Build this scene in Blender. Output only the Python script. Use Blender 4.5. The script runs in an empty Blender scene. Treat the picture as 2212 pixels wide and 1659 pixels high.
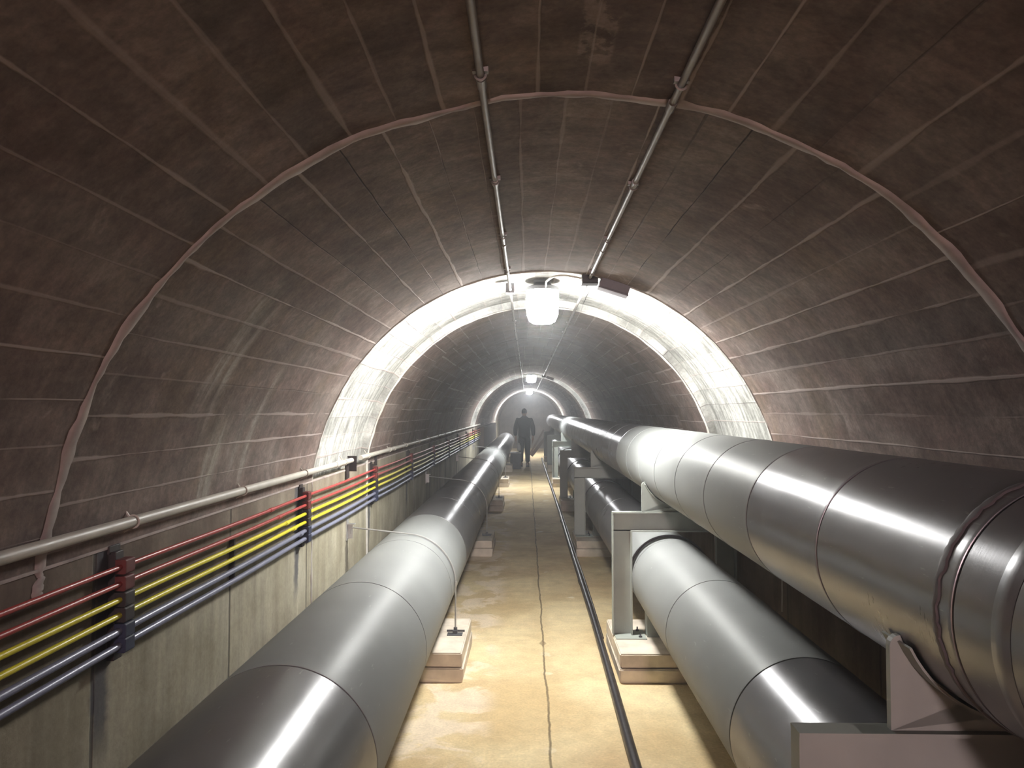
import bpy, bmesh, math, random
from mathutils import Vector, Matrix
from math import sin, cos, pi, radians, sqrt, atan2
random.seed(7)
scene = bpy.context.scene
C = scene.collection

# ------------------------------------------------------------------ camera
EYE = 1.65
FPX = 1620.0
cam_d = bpy.data.cameras.new('camera'); cam = bpy.data.objects.new('camera', cam_d); C.objects.link(cam)
cam_d.sensor_fit = 'HORIZONTAL'; cam_d.sensor_width = 36.0; cam_d.lens = FPX / 2212.0 * 36.0
cam_d.clip_start = 0.02; cam_d.clip_end = 200
cam.location = (0, 0, EYE)
cam.rotation_euler = (radians(90 + 2.07), 0, radians(1.13))
scene.camera = cam

# ------------------------------------------------------------------ world, light levels, exposure
world = bpy.data.worlds.new('world'); scene.world = world; world.use_nodes = True
world.node_tree.nodes['Background'].inputs[0].default_value = (0, 0, 0, 1)
world.node_tree.nodes['Background'].inputs[1].default_value = 0.0
scene.view_settings.view_transform = 'Standard'
scene.view_settings.look = 'None'
scene.view_settings.gamma = 1.0
scene.view_settings.use_curve_mapping = False
scene.view_settings.exposure = 0.2
LAMP_STRENGTH = {-7.0: 2000.0, 4.78: 1000.0, 16.2: 1100.0, 27.8: 1300.0}
END_GLOW = {-7.0: 1.0, 4.78: 0.02, 16.2: 0.015, 27.8: 0.45}
LAMP_COLOR = {-7.0: (1.0, 0.72, 0.73, 1), 4.78: (1.0, 0.99, 0.95, 1), 16.2: (0.97, 0.99, 1.0, 1), 27.8: (0.97, 0.99, 1.0, 1)}  # pink tint of the rear lamp is there to redden the near vault
HAZE_DENSITY = 0.013
scene.cycles.max_bounces = 5
scene.cycles.diffuse_bounces = 4
scene.cycles.glossy_bounces = 3
scene.cycles.use_adaptive_sampling = True
scene.cycles.adaptive_threshold = 0.10
scene.cycles.adaptive_min_samples = 16
scene.cycles.volume_bounces = 0
scene.cycles.sample_clamp_indirect = 6.0
scene.cycles.caustics_reflective = False
scene.cycles.caustics_refractive = False
scene.cycles.use_denoising = True

# ------------------------------------------------------------------ tunnel dimensions
CX, CZ, RAD = 0.10, 1.126, 1.31
XL, XR = CX - 1.303, CX + 1.303
ZJ = 1.26                      # construction joint between wall and vault
NICHE = 0.05                   # the rings that hold the lamps are cut deeper
Y0, Y1 = -12.0, 33.5
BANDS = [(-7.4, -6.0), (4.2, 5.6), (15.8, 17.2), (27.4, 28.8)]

# ------------------------------------------------------------------ node helpers
class NT:
    def __init__(s, name):
        s.m = bpy.data.materials.new(name); s.m.use_nodes = True
        s.t = s.m.node_tree; s.n = s.t.nodes; s.l = s.t.links
        s.b = s.n['Principled BSDF']; s.out = s.n['Material Output']
    def new(s, typ, **kw):
        n = s.n.new(typ)
        for k, v in kw.items(): setattr(n, k, v)
        return n
    def put(s, sock, v):
        if isinstance(v, bpy.types.NodeSocket): s.l.new(v, sock)
        elif v is not None: sock.default_value = v
    def M(s, op, a, b=None, c=None, clamp=False):
        n = s.new('ShaderNodeMath', operation=op, use_clamp=clamp)
        for i, v in enumerate((a, b, c)):
            if v is not None: s.put(n.inputs[i], v)
        return n.outputs[0]
    def add(s, a, b): return s.M('ADD', a, b)
    def sub(s, a, b): return s.M('SUBTRACT', a, b)
    def mul(s, a, b): return s.M('MULTIPLY', a, b)
    def ss(s, v, lo, hi, a=0.0, b=1.0):
        n = s.new('ShaderNodeMapRange', interpolation_type='SMOOTHSTEP')
        s.put(n.inputs[0], v); s.put(n.inputs[1], lo); s.put(n.inputs[2], hi); s.put(n.inputs[3], a); s.put(n.inputs[4], b)
        return n.outputs[0]
    def lin(s, v, lo, hi, a=0.0, b=1.0):
        n = s.new('ShaderNodeMapRange')
        s.put(n.inputs[0], v); s.put(n.inputs[1], lo); s.put(n.inputs[2], hi); s.put(n.inputs[3], a); s.put(n.inputs[4], b)
        return n.outputs[0]
    def xyz(s, x, y, z):
        n = s.new('ShaderNodeCombineXYZ')
        for i, v in enumerate((x, y, z)): s.put(n.inputs[i], v)
        return n.outputs[0]
    def pos(s, obj=False):
        if obj: v = s.new('ShaderNodeTexCoord').outputs['Object']
        else: v = s.new('ShaderNodeNewGeometry').outputs['Position']
        sp = s.new('ShaderNodeSeparateXYZ'); s.l.new(v, sp.inputs[0])
        return v, sp.outputs[0], sp.outputs[1], sp.outputs[2]
    def noise(s, vec, scale, detail=4, rough=0.55, dist=0.0):
        n = s.new('ShaderNodeTexNoise'); s.put(n.inputs['Vector'], vec)
        n.inputs['Scale'].default_value = scale; n.inputs['Detail'].default_value = detail
        n.inputs['Roughness'].default_value = rough; n.inputs['Distortion'].default_value = dist
        return n.outputs['Fac']
    def white(s, vec):
        n = s.new('ShaderNodeTexWhiteNoise', noise_dimensions='3D'); s.put(n.inputs['Vector'], vec); return n.outputs['Value']
    def mix(s, f, a, b, typ='MIX'):
        n = s.new('ShaderNodeMix', data_type='RGBA', blend_type=typ)
        s.put(n.inputs[0], f)
        s.put(n.inputs[6], a if isinstance(a, bpy.types.NodeSocket) else (*a[:3], 1))
        s.put(n.inputs[7], b if isinstance(b, bpy.types.NodeSocket) else (*b[:3], 1))
        return n.outputs[2]
    def bump(s, h, strength=0.3, dist=0.01):
        n = s.new('ShaderNodeBump'); n.inputs['Strength'].default_value = strength; n.inputs['Distance'].default_value = dist
        s.put(n.inputs['Height'], h); s.l.new(n.outputs[0], s.b.inputs['Normal'])
    def done(s, col=None, rough=None, metal=None, spec=None):
        if col is not None: s.put(s.b.inputs['Base Color'], col if isinstance(col, bpy.types.NodeSocket) else (*col[:3], 1))
        if rough is not None: s.put(s.b.inputs['Roughness'], rough)
        if metal is not None: s.put(s.b.inputs['Metallic'], metal)
        if spec is not None: s.put(s.b.inputs['Specular IOR Level'], spec)
        return s.m
    def box(s, v, lo, hi, soft):      # 1 inside lo..hi
        return s.mul(s.ss(v, lo - soft, lo + soft), s.ss(v, hi - soft, hi + soft, 1.0, 0.0))

def simple(name, col, rough=0.6, metal=0.0, var=0.12, scale=14, spec=0.4):
    t = NT(name); v, x, y, z = t.pos(True)
    n = t.noise(v, scale, 5)
    f = t.lin(n, 0.3, 0.7, 1 - var, 1 + var)
    c = t.mix(1.0, col, t.xyz(f, f, f), 'MULTIPLY')
    r = t.lin(t.noise(v, scale * 2.3, 3), 0.3, 0.7, max(0.05, rough - 0.06), min(1, rough + 0.06))
    return t.done(c, r, metal, spec)

# ------------------------------------------------------------------ concrete of the vault
def vault_material():
    t = NT('vault_concrete'); v, x, y, z = t.pos()
    th = t.M('ARCTAN2', t.sub(x, CX), t.sub(z, CZ))
    s = t.mul(th, RAD)
    k = t.M('FLOOR', t.M('DIVIDE', t.sub(y, 1.84), 2.36))
    wob = t.mul(t.sub(t.noise(t.xyz(s, y, 0.0), 1.6, 3), 0.5), 0.020)
    u = t.add(t.M('DIVIDE', t.add(s, wob), 0.118), t.mul(k, 0.37))
    cell = t.M('FLOOR', u); fr = t.M('FRACT', u)
    d = t.M('MINIMUM', fr, t.sub(1.0, fr))                       # distance to the board joint
    ju = t.M('ROUND', u)
    rnd = t.white(t.xyz(ju, k, 3.3)); rnd2 = t.white(t.xyz(ju, k, 9.1))
    nl = t.noise(t.xyz(t.mul(s, 6), t.mul(y, 1.4), 1.0), 1.5, 5, 0.6)
    wid = t.add(0.018, t.mul(t.mul(t.sub(1.0, rnd2), t.ss(nl, 0.35, 0.75)), 0.16))
    line = t.M('SUBTRACT', 1.0, t.M('DIVIDE', d, wid), clamp=True)
    line = t.ss(line, 0.0, 0.7)
    linef = t.mul(line, t.mul(t.ss(nl, 0.30, 0.50), t.lin(rnd, 0.0, 0.8, 0.30, 1.0)))
    board = t.lin(t.white(t.xyz(cell, k, 0.5)), 0, 1, 0.82, 1.18)
    mot = t.noise(t.xyz(t.mul(s, 2.2), t.mul(y, 0.9), 0.0), 1.7, 7, 0.62, 0.4)
    mot2 = t.noise(v, 7, 6, 0.65)
    brush = t.noise(t.xyz(t.mul(s, 1.2), t.mul(y, 9), 0.0), 2.2, 4, 0.6, 0.6)
    grain = t.noise(v, 60, 3, 0.7)
    base = t.mix(t.ss(mot, 0.34, 0.66), (0.148, 0.104, 0.090), (0.200, 0.162, 0.144))
    base = t.mix(t.mul(t.ss(t.noise(v, 2.3, 3), 0.5, 0.7), 0.5), base, (0.150, 0.106, 0.070))
    fac = t.mul(t.mul(t.mul(board, t.lin(mot2, 0.3, 0.7, 0.70, 1.30)), t.lin(t.noise(v, 22, 4, 0.6), 0.3, 0.7, 0.84, 1.16)), t.lin(brush, 0.3, 0.7, 0.86, 1.14))
    fac = t.mul(fac, t.lin(grain, 0.2, 0.8, 0.72, 1.28))
    # paler tone on the lamp rings
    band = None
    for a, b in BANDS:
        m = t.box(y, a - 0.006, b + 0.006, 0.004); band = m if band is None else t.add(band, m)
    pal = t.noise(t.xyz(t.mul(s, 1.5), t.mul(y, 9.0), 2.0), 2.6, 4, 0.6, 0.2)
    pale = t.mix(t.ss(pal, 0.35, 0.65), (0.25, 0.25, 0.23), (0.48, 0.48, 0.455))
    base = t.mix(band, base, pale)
    # pale scrubbed streaks that run around the ring, left side
    st = None
    for (yc, w, s0, s1) in ((2.47, 0.055, -1.48, -1.02), (2.58, 0.03, -1.62, -1.10), (3.08, 0.035, -1.80, -1.30), (2.95, 0.02, -1.75, -1.40), (2.75, 0.06, -1.9, -1.55)):
        m = t.mul(t.box(t.add(y, t.mul(t.sub(brush, 0.5), 0.05)), yc - w, yc + w, 0.03), t.box(s, s0, s1, 0.10))
        st = m if st is None else t.M('MAXIMUM', st, m)
    st = t.mul(st, t.lin(brush, 0.38, 0.62, 0.12, 0.62))
    base = t.mix(st, base, (0.34, 0.32, 0.28))
    # spots of lime and one bare board near the crown
    spots = t.ss(t.noise(v, 5.0, 5, 0.62, 0.8), 0.62, 0.72)
    base = t.mix(t.mul(spots, 0.42), base, (0.36, 0.30, 0.27))
    pb = t.mul(t.mul(t.box(s, 0.012, 0.088, 0.004), t.box(y, 0.9, 1.66, 0.03)), t.ss(t.noise(v, 14, 5, 0.65), 0.44, 0.52))
    base = t.mix(t.mul(pb, 0.7), base, (0.33, 0.26, 0.23))
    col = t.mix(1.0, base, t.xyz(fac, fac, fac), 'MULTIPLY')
    is_dark = t.mul(t.ss(rnd2, 0.78, 0.82), t.ss(t.noise(t.xyz(s, y, 8.0), 1.1, 3), 0.42, 0.56))
    col = t.mix(t.mul(t.mul(linef, t.sub(1.0, is_dark)), 0.85), col, (0.42, 0.355, 0.33))
    col = t.mix(t.mul(t.mul(linef, is_dark), 0.9), col, (0.035, 0.030, 0.026))
    hgt = t.add(t.mul(linef, t.lin(is_dark, 0, 1, 0.5, -1.0)), t.add(t.mul(mot2, 0.6), t.mul(grain, 0.25)))
    hgt = t.add(hgt, t.mul(board, 0.8))
    t.bump(hgt, 0.5, 0.008)
    return t.done(col, 0.88, 0.0, 0.25)

JOINTS = [2.08, 3.04, 4.10, 5.72, 7.5, 9.3, 11.1, 12.9, 14.7, 16.5, 18.3]
BRACKET_Y = [2.17 + 1.80 * i for i in range(10)]
def side_material(left=True):
    t = NT('side_concrete_left' if left else 'side_concrete_right'); v, x, y, z = t.pos()
    drip = t.noise(t.xyz(x, t.mul(y, 9), t.mul(z, 0.8)), 1.4, 6, 0.6, 0.3)
    mot = t.noise(v, 2.4, 6, 0.6)
    grain = t.noise(v, 50, 4, 0.7)
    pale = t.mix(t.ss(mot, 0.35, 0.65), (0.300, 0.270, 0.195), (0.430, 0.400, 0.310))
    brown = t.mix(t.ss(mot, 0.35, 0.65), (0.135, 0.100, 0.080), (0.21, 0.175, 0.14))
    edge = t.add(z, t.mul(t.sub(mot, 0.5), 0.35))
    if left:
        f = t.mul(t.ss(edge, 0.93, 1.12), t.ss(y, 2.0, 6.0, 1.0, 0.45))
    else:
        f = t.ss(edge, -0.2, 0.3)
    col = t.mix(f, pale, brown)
    low = t.mul(t.ss(t.noise(v, 1.6, 4, 0.6), 0.45, 0.62), t.ss(z, 0.2, 0.8, 0.8, 0.1))
    col = t.mix(low, col, (0.16, 0.125, 0.10))
    g = t.mul(t.lin(drip, 0.3, 0.7, 0.78, 1.16), t.lin(grain, 0.2, 0.8, 0.84, 1.14))
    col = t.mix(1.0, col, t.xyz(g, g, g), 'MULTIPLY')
    jl = None
    for j in JOINTS:
        m = t.ss(t.M('ABSOLUTE', t.sub(t.add(y, t.mul(t.sub(t.noise(v, 5, 2), 0.5), 0.012)), j)), 0.004, 0.012, 1.0, 0.0)
        jl = m if jl is None else t.M('MAXIMUM', jl, m)
    col = t.mix(t.mul(jl, 0.8), col, (0.06, 0.055, 0.045))
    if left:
        # dark bluish streaks below each tube bracket, dark patch below the first wall anchor
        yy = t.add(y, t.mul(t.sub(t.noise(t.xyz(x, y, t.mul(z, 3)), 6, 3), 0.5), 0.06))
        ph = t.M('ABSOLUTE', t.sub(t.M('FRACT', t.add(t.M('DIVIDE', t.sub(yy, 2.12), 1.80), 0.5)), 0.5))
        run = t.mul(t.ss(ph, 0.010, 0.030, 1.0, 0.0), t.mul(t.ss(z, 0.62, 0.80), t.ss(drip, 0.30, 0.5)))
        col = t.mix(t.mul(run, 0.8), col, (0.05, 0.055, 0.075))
        run2 = t.mul(t.ss(t.M('ABSOLUTE', t.sub(yy, 5.02)), 0.02, 0.05, 1.0, 0.0), t.box(z, 0.50, 0.82, 0.08))
        col = t.mix(t.mul(run2, 0.75), col, (0.06, 0.05, 0.04))
    t.bump(t.add(t.mul(mot, 0.5), t.sub(t.mul(grain, 0.4), t.mul(jl, 1.0))), 0.45, 0.008)
    return t.done(col, 0.9, 0.0, 0.25)

def floor_material():
    t = NT('floor_screed'); v, x, y, z = t.pos()
    a = t.noise(v, 1.3, 6, 0.6, 0.3); b = t.noise(v, 9, 5, 0.65); g = t.noise(v, 70, 3, 0.7)
    col = t.mix(t.ss(a, 0.35, 0.65), (0.56, 0.42, 0.23), (0.74, 0.61, 0.37))
    col = t.mix(t.mul(t.ss(t.noise(v, 0.8, 3), 0.5, 0.68), 0.35), col, (0.50, 0.33, 0.19))
    # lime bloom along the left plinths, white splashes
    lime = t.mul(t.ss(x, -0.30, -0.14, 1.0, 0.0), t.ss(t.noise(v, 3.1, 4, 0.6, 0.6), 0.48, 0.56))
    col = t.mix(t.mul(lime, 0.7), col, (0.78, 0.66, 0.52))
    sp = t.mul(t.ss(t.noise(v, 4.2, 2, 0.4), 0.66, 0.70), t.ss(t.M('ABSOLUTE', t.sub(x, 0.30)), 0.1, 0.25, 1.0, 0.0))
    col = t.mix(t.mul(sp, 0.6), col, (0.85, 0.80, 0.68))
    f = t.mul(t.lin(b, 0.3, 0.7, 0.88, 1.1), t.lin(g, 0.2, 0.8, 0.80, 1.18))
    col = t.mix(1.0, col, t.xyz(f, f, f), 'MULTIPLY')
    w = t.mul(t.sub(t.noise(t.xyz(0.0, y, 0.0), 1.3, 6, 0.7), 0.5), 0.06)
    dist = t.M('ABSOLUTE', t.sub(t.add(x, w), 0.115))
    crack = t.mul(t.ss(dist, 0.002, 0.009, 1.0, 0.0), t.ss(t.noise(t.xyz(0.0, y, 4.0), 2.0, 3), 0.30, 0.48, 0.35, 1.0))
    stain = t.mul(t.ss(dist, 0.01, 0.09, 1.0, 0.0), t.ss(a, 0.4, 0.7))
    col = t.mix(t.mul(stain, 0.22), col, (0.34, 0.22, 0.10))
    col = t.mix(t.mul(crack, 0.8), col, (0.10, 0.07, 0.04))
    hole = t.ss(t.add(t.M('ABSOLUTE', t.sub(x, 0.112)), t.mul(t.M('ABSOLUTE', t.sub(y, 5.4)), 0.35)), 0.018, 0.034, 1.0, 0.0)
    col = t.mix(t.mul(hole, 0.65), col, (0.16, 0.10, 0.05))
    t.bump(t.sub(t.add(t.mul(b, 0.4), t.mul(g, 0.5)), t.mul(crack, 1.5)), 0.5, 0.006)
    return t.done(col, 0.85, 0.0, 0.3)

def clad_material(name, col, rough, metal=0.55, spec=0.5):
    t = NT(name); v, x, y, z = t.pos()
    n = t.noise(v, 3.0, 5, 0.6); fine = t.noise(t.xyz(t.mul(x, 9), t.mul(y, 60), t.mul(z, 9)), 3, 3, 0.6)
    sc = t.ss(t.noise(t.xyz(t.mul(x, 30), t.mul(y, 5), t.mul(z, 30)), 2.5, 3, 0.6), 0.68, 0.72)
    f = t.lin(n, 0.3, 0.7, 0.90, 1.08)
    c = t.mix(1.0, col, t.xyz(f, f, f), 'MULTIPLY')
    c = t.mix(t.mul(sc, 0.15), c, (0.8, 0.8, 0.8))
    r = t.add(t.lin(n, 0.3, 0.7, rough - 0.04, rough + 0.05), t.mul(t.sub(fine, 0.5), 0.10))
    dents = t.noise(t.xyz(x, t.mul(y, 0.5), z), 5, 2, 0.4)
    t.bump(t.add(t.mul(dents, 1.0), t.mul(fine, 0.05)), 0.25, 0.012)
    t.b.inputs['Anisotropic'].default_value = 0.6; t.b.inputs['Anisotropic Rotation'].default_value = 0.25
    tg = t.new('ShaderNodeTangent', direction_type='RADIAL', axis='Y'); t.l.new(tg.outputs[0], t.b.inputs['Tangent'])
    return t.done(c, r, metal, spec)

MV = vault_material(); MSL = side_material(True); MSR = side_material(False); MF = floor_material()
M_CLAD = clad_material('aluminium_cladding', (0.225, 0.225, 0.240), 0.31)
M_DULL = clad_material('oxidised_dull_cladding', (0.275, 0.287, 0.285), 0.50, 0.12, 0.25)
M_CLAD2 = clad_material('aluminium_cladding_dull', (0.225, 0.225, 0.235), 0.34)
M_SEAM = simple('cladding_bead', (0.30, 0.30, 0.31), 0.4, 0.85)
M_MASTIC = simple('dark_mastic', (0.13, 0.115, 0.12), 0.6, 0.2)
M_STEEL = simple('grey_green_painted_steel', (0.34, 0.37, 0.34), 0.5, 0.0, 0.08, 8)
M_STEELD = simple('dark_steel', (0.10, 0.10, 0.11), 0.5, 0.4)
M_ROD = simple('galvanised_rod', (0.50, 0.50, 0.49), 0.45, 0.6)
M_PLINTH = simple('plinth_concrete', (0.62, 0.55, 0.46), 0.9, 0, 0.22, 7, 0.2)
M_MORTAR = simple('joint_mortar', (0.42, 0.36, 0.34), 0.95, 0, 0.25, 10, 0.2)
M_SOOT = simple('dark_joint_mortar', (0.16, 0.14, 0.13), 0.95, 0, 0.25, 10, 0.2)
M_LIME = simple('lime_mortar', (0.52, 0.50, 0.46), 0.95, 0, 0.2, 12, 0.2)
M_RED = simple('red_tube_paint', (0.42, 0.055, 0.05), 0.35, 0, 0.1)
M_YEL = simple('yellow_tube_paint', (0.74, 0.66, 0.03), 0.35, 0, 0.1)
M_BLU = simple('blue_grey_tube_paint', (0.22, 0.23, 0.32), 0.35, 0.1, 0.1)
M_CLR = simple('dark_red_overspray', (0.12, 0.022, 0.020), 0.6)
M_CLK = simple('black_clamp', (0.028, 0.020, 0.020), 0.6)
M_CLB = simple('navy_overspray', (0.022, 0.028, 0.060), 0.6)
M_COND = simple('white_conduit', (0.52, 0.49, 0.43), 0.45, 0, 0.1)
M_COND2 = simple('grey_conduit', (0.27, 0.25, 0.235), 0.45, 0.2, 0.1)
M_BOX = simple('grey_box_plastic', (0.24, 0.23, 0.25), 0.55)
M_BOXD = simple('dark_box_plastic', (0.07, 0.07, 0.075), 0.55)
M_BLACK = simple('black_rubber_pipe', (0.032, 0.028, 0.030), 0.38)
M_BROWN = simple('brown_cover', (0.060, 0.042, 0.034), 0.7)
M_WOOD = simple('old_timber', (0.10, 0.065, 0.04), 0.8)
M_HOUS = simple('lamp_housing', (0.30, 0.31, 0.33), 0.45, 0.5)
M_CLOTH = simple('dark_work_jacket', (0.030, 0.030, 0.036), 0.9, 0, 0.15, 20, 0.15)
M_TROU = simple('dark_trousers', (0.022, 0.022, 0.027), 0.9, 0, 0.15, 20, 0.15)
M_SKIN = simple('skin', (0.40, 0.24, 0.17), 0.6, 0, 0.05)
M_HAIR = simple('dark_hair', (0.012, 0.010, 0.010), 0.7)
M_SHOE = simple('black_boot_leather', (0.015, 0.014, 0.014), 0.5)
M_BAG = simple('pale_bag', (0.50, 0.48, 0.48), 0.8)

# ------------------------------------------------------------------ mesh helpers
class MB:
    def __init__(s): s.v = []; s.f = []
    def add(s, vs, fs):
        o = len(s.v); s.v += [tuple(p) for p in vs]; s.f += [tuple(i + o for i in f) for f in fs]; return s
    def box(s, x0, x1, y0, y1, z0, z1):
        vs = [(x, y, z) for x in (x0, x1) for y in (y0, y1) for z in (z0, z1)]
        return s.add(vs, [(0, 1, 3, 2), (4, 6, 7, 5), (0, 4, 5, 1), (2, 3, 7, 6), (0, 2, 6, 4), (1, 5, 7, 3)])
    def tube(s, pts, r, seg=16, cap=True, radii=None):
        pts = [Vector(p) for p in pts]; n = len(pts); vs = []; fs = []
        tan = [(pts[min(i + 1, n - 1)] - pts[max(i - 1, 0)]).normalized() for i in range(n)]
        up = Vector((0, 0, 1)) if abs(tan[0].z) < 0.9 else Vector((1, 0, 0))
        u = tan[0].cross(up).normalized()
        for i in range(n):
            u = (u - tan[i] * u.dot(tan[i])).normalized(); w = tan[i].cross(u)
            rr = radii[i] if radii else r
            for k in range(seg):
                a = 2 * pi * k / seg; vs.append(pts[i] + (u * cos(a) + w * sin(a)) * rr)
        for i in range(n - 1):
            for k in range(seg):
                k2 = (k + 1) % seg
                fs.append((i * seg + k, i * seg + k2, (i + 1) * seg + k2, (i + 1) * seg + k))
        if cap:
            fs.append(tuple(range(seg))[::-1]); fs.append(tuple((n - 1) * seg + k for k in range(seg)))
        return s.add(vs, fs)
    def lathe(s, c, prof, axis='Y', seg=64, closed=False, jitter=None):
        vs = []; fs = []; n = len(prof)
        for i, (r, h) in enumerate(prof):
            for k in range(seg):
                a = 2 * pi * k / seg; hh = h + (jitter[i][k] if jitter and jitter[i] else 0)
                if axis == 'Y': vs.append((c[0] + r * cos(a), c[1] + hh, c[2] + r * sin(a)))
                else: vs.append((c[0] + r * cos(a), c[1] + r * sin(a), c[2] + hh))
        for i in range(n - (0 if closed else 1)):
            j = (i + 1) % n
            for k in range(seg):
                k2 = (k + 1) % seg; fs.append((i * seg + k, i * seg + k2, j * seg + k2, j * seg + k))
        if not closed:
            if prof[0][0] > 1e-6 and prof[0][0] < 0.2 and axis == 'Z': fs.append(tuple(range(seg))[::-1])
            if prof[-1][0] > 1e-6 and prof[-1][0] < 0.2 and axis == 'Z': fs.append(tuple((n - 1) * seg + k for k in range(seg)))
        return s.add(vs, fs)
    def build(s, name, mat, parent=None, smooth=True, bevel=0.0, origin=None, angle=35):
        me = bpy.data.meshes.new(name); o = Vector(origin or (0, 0, 0))
        me.from_pydata([tuple(Vector(p) - o) for p in s.v], [], s.f)
        bm = bmesh.new(); bm.from_mesh(me)
        bmesh.ops.recalc_face_normals(bm, faces=bm.faces[:])
        bm.to_mesh(me); bm.free()
        me.materials.append(mat)
        if smooth:
            for p in me.polygons: p.use_smooth = True
            me.set_sharp_from_angle(angle=radians(angle))
        ob = bpy.data.objects.new(name, me); C.objects.link(ob); ob.location = o
        if parent:
            ob.parent = parent; ob.location = o - parent.location
        if bevel:
            m = ob.modifiers.new('bevel', 'BEVEL'); m.width = bevel; m.segments = 2; m.limit_method = 'ANGLE'
        return ob

def tag(o, label, cat, group=None, kind=None):
    o['label'] = label; o['category'] = cat
    if group: o['group'] = group
    if kind: o['kind'] = kind
    return o
def thing(name, loc, label, cat, group=None):
    o = bpy.data.objects.new(name, None); C.objects.link(o); o.location = loc; o.empty_display_size = 0.1
    return tag(o, label, cat, group)
def struct(o): o['kind'] = 'structure'; return o
def kids(o): return [c for c in bpy.data.objects if c.parent == o]
def copy_thing(src, loc, label):
    r = src.copy(); C.objects.link(r); r.location = loc; r['label'] = label
    for ch in kids(src):
        c = ch.copy(); C.objects.link(c); c.parent = r
        for g in kids(ch):
            d = g.copy(); C.objects.link(d); d.parent = c
    return r

# ------------------------------------------------------------------ setting
def arc_pts(r, n=120, zj=ZJ):
    t0 = atan2(-sqrt(max(r * r - (zj - CZ) ** 2, 0)), zj - CZ); t1 = -t0
    return [(CX + r * sin(t0 + (t1 - t0) * i / n), CZ + r * cos(t0 + (t1 - t0) * i / n)) for i in range(n + 1)]
def rad_at(y):
    for a, b in BANDS:
        if a <= y <= b: return RAD + NICHE
    return RAD
ys = []
y = Y0
edges = [Y0] + [e for b in BANDS for e in b] + [Y1]
prof = []      # (y, r) along the tunnel
for i in range(len(edges) - 1):
    a, b = edges[i], edges[i + 1]; r = rad_at((a + b) / 2)
    n = max(2, int((b - a) / 0.6))
    for k in range(n + 1): prof.append((a + (b - a) * k / n, r))
mb = MB(); NA = 120; vs = []; fs = []
for (yy, r) in prof:
    for (px, pz) in arc_pts(r, NA): vs.append((px, yy, pz))
for i in range(len(prof) - 1):
    for k in range(NA):
        a = i * (NA + 1) + k; fs.append((a, a + 1, a + NA + 2, a + NA + 1))
mb.add(vs, fs)
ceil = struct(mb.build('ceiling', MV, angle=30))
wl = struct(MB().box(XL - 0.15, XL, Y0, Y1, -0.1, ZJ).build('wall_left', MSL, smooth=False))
wr = struct(MB().box(XR, XR + 0.15, Y0, Y1, -0.1, ZJ).build('wall_right', MSR, smooth=False))
fl = struct(MB().box(XL - 0.15, XR + 0.15, Y0, Y1, -0.12, 0).build('floor', MF, smooth=False))
struct(MB().box(XL - 0.3, XR + 0.3, Y1 - 0.02, Y1 + 0.2, -0.1, 2.7).build('wall_back', MSR, smooth=False))
struct(MB().box(XL - 0.3, XR + 0.3, Y0 - 0.2, Y0 + 0.02, -0.1, 2.7).build('wall_front', MSR, smooth=False))

def ring(name, yc, w, th, mat, rough=0.004, z0=0.55, seed=1, r0=RAD, crack=False):
    """raised strip of mortar that follows the vault and runs down the walls, uneven edges"""
    rnd = random.Random(seed); pts = []
    n = 320
    tot = 0.75 + 2.93 * r0 / 1.31 * 1.0
    arc = arc_pts(r0, 240)
    path = [(XL, z0 + (ZJ - z0) * i / 30.0, -1) for i in range(30)] + [(a, b, 0) for a, b in arc] + [(XR, ZJ - (ZJ - z0) * i / 30.0, 1) for i in range(1, 31)]
    def sm(seed2, amp, step):
        r2 = random.Random(seed2); ctrl = [r2.uniform(-amp, amp) for _ in range(len(path) // step + 3)]
        return [ctrl[i // step] * (1 - (i % step) / step) + ctrl[i // step + 1] * ((i % step) / step) for i in range(len(path))]
    e1 = [a + b for a, b in zip(sm(seed * 3, w * 0.28, 7), sm(seed * 3 + 9, w * 0.12, 2))]
    e2 = [a + b for a, b in zip(sm(seed * 3 + 1, w * 0.28, 9), sm(seed * 3 + 8, w * 0.12, 2))]
    hh = sm(seed * 3 + 2, th * 0.35, 4); cc = sm(seed * 3 + 4, w * 0.35, 16)
    vs = []; fs = []
    for i, (px, pz, side) in enumerate(path):
        nx, nz = (CX - px, CZ - pz) if side == 0 else (-side, 0)
        L = sqrt(nx * nx + nz * nz); nx /= L; nz /= L
        h = th + hh[i]
        for (dy, dh) in ((-w / 2 + e1[i] + cc[i], -0.004), (-w / 2 * 0.6 + e1[i] + cc[i], h * 0.8), (cc[i], h), (w / 2 * 0.6 + e2[i] + cc[i], h * 0.8), (w / 2 + e2[i] + cc[i], -0.004)):
            vs.append((px + nx * dh, yc + dy, pz + nz * dh))
    for i in range(len(path) - 1):
        for k in range(4): fs.append((i * 5 + k, i * 5 + k + 1, i * 5 + k + 6, i * 5 + k + 5))
    return struct(MB().add(vs, fs).build(name, mat, angle=60))
ring('trim_1', 1.84, 0.044, 0.0045, M_MORTAR, seed=3, z0=1.19)
ring('trim_2', 4.19, 0.018, 0.006, M_LIME, seed=5)
ring('trim_3', 5.63, 0.030, 0.010, M_LIME, seed=6)
for i, yy in enumerate((8.0, 10.4, 12.8, 15.78, 17.22, 20.0, 22.5, 25.0, 27.4, 28.82)):
    ring('trim_%d' % (4 + i), yy, 0.018, 0.004, M_LIME if i in (3, 4, 8, 9) else M_SOOT, seed=10 + i)
# thin ledge line where the vault formwork met the wall
struct(MB().box(XL - 0.01, XL + 0.004, Y0, Y1, ZJ - 0.006, ZJ + 0.002).build('trim_14', M_MORTAR, smooth=False))

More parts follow.
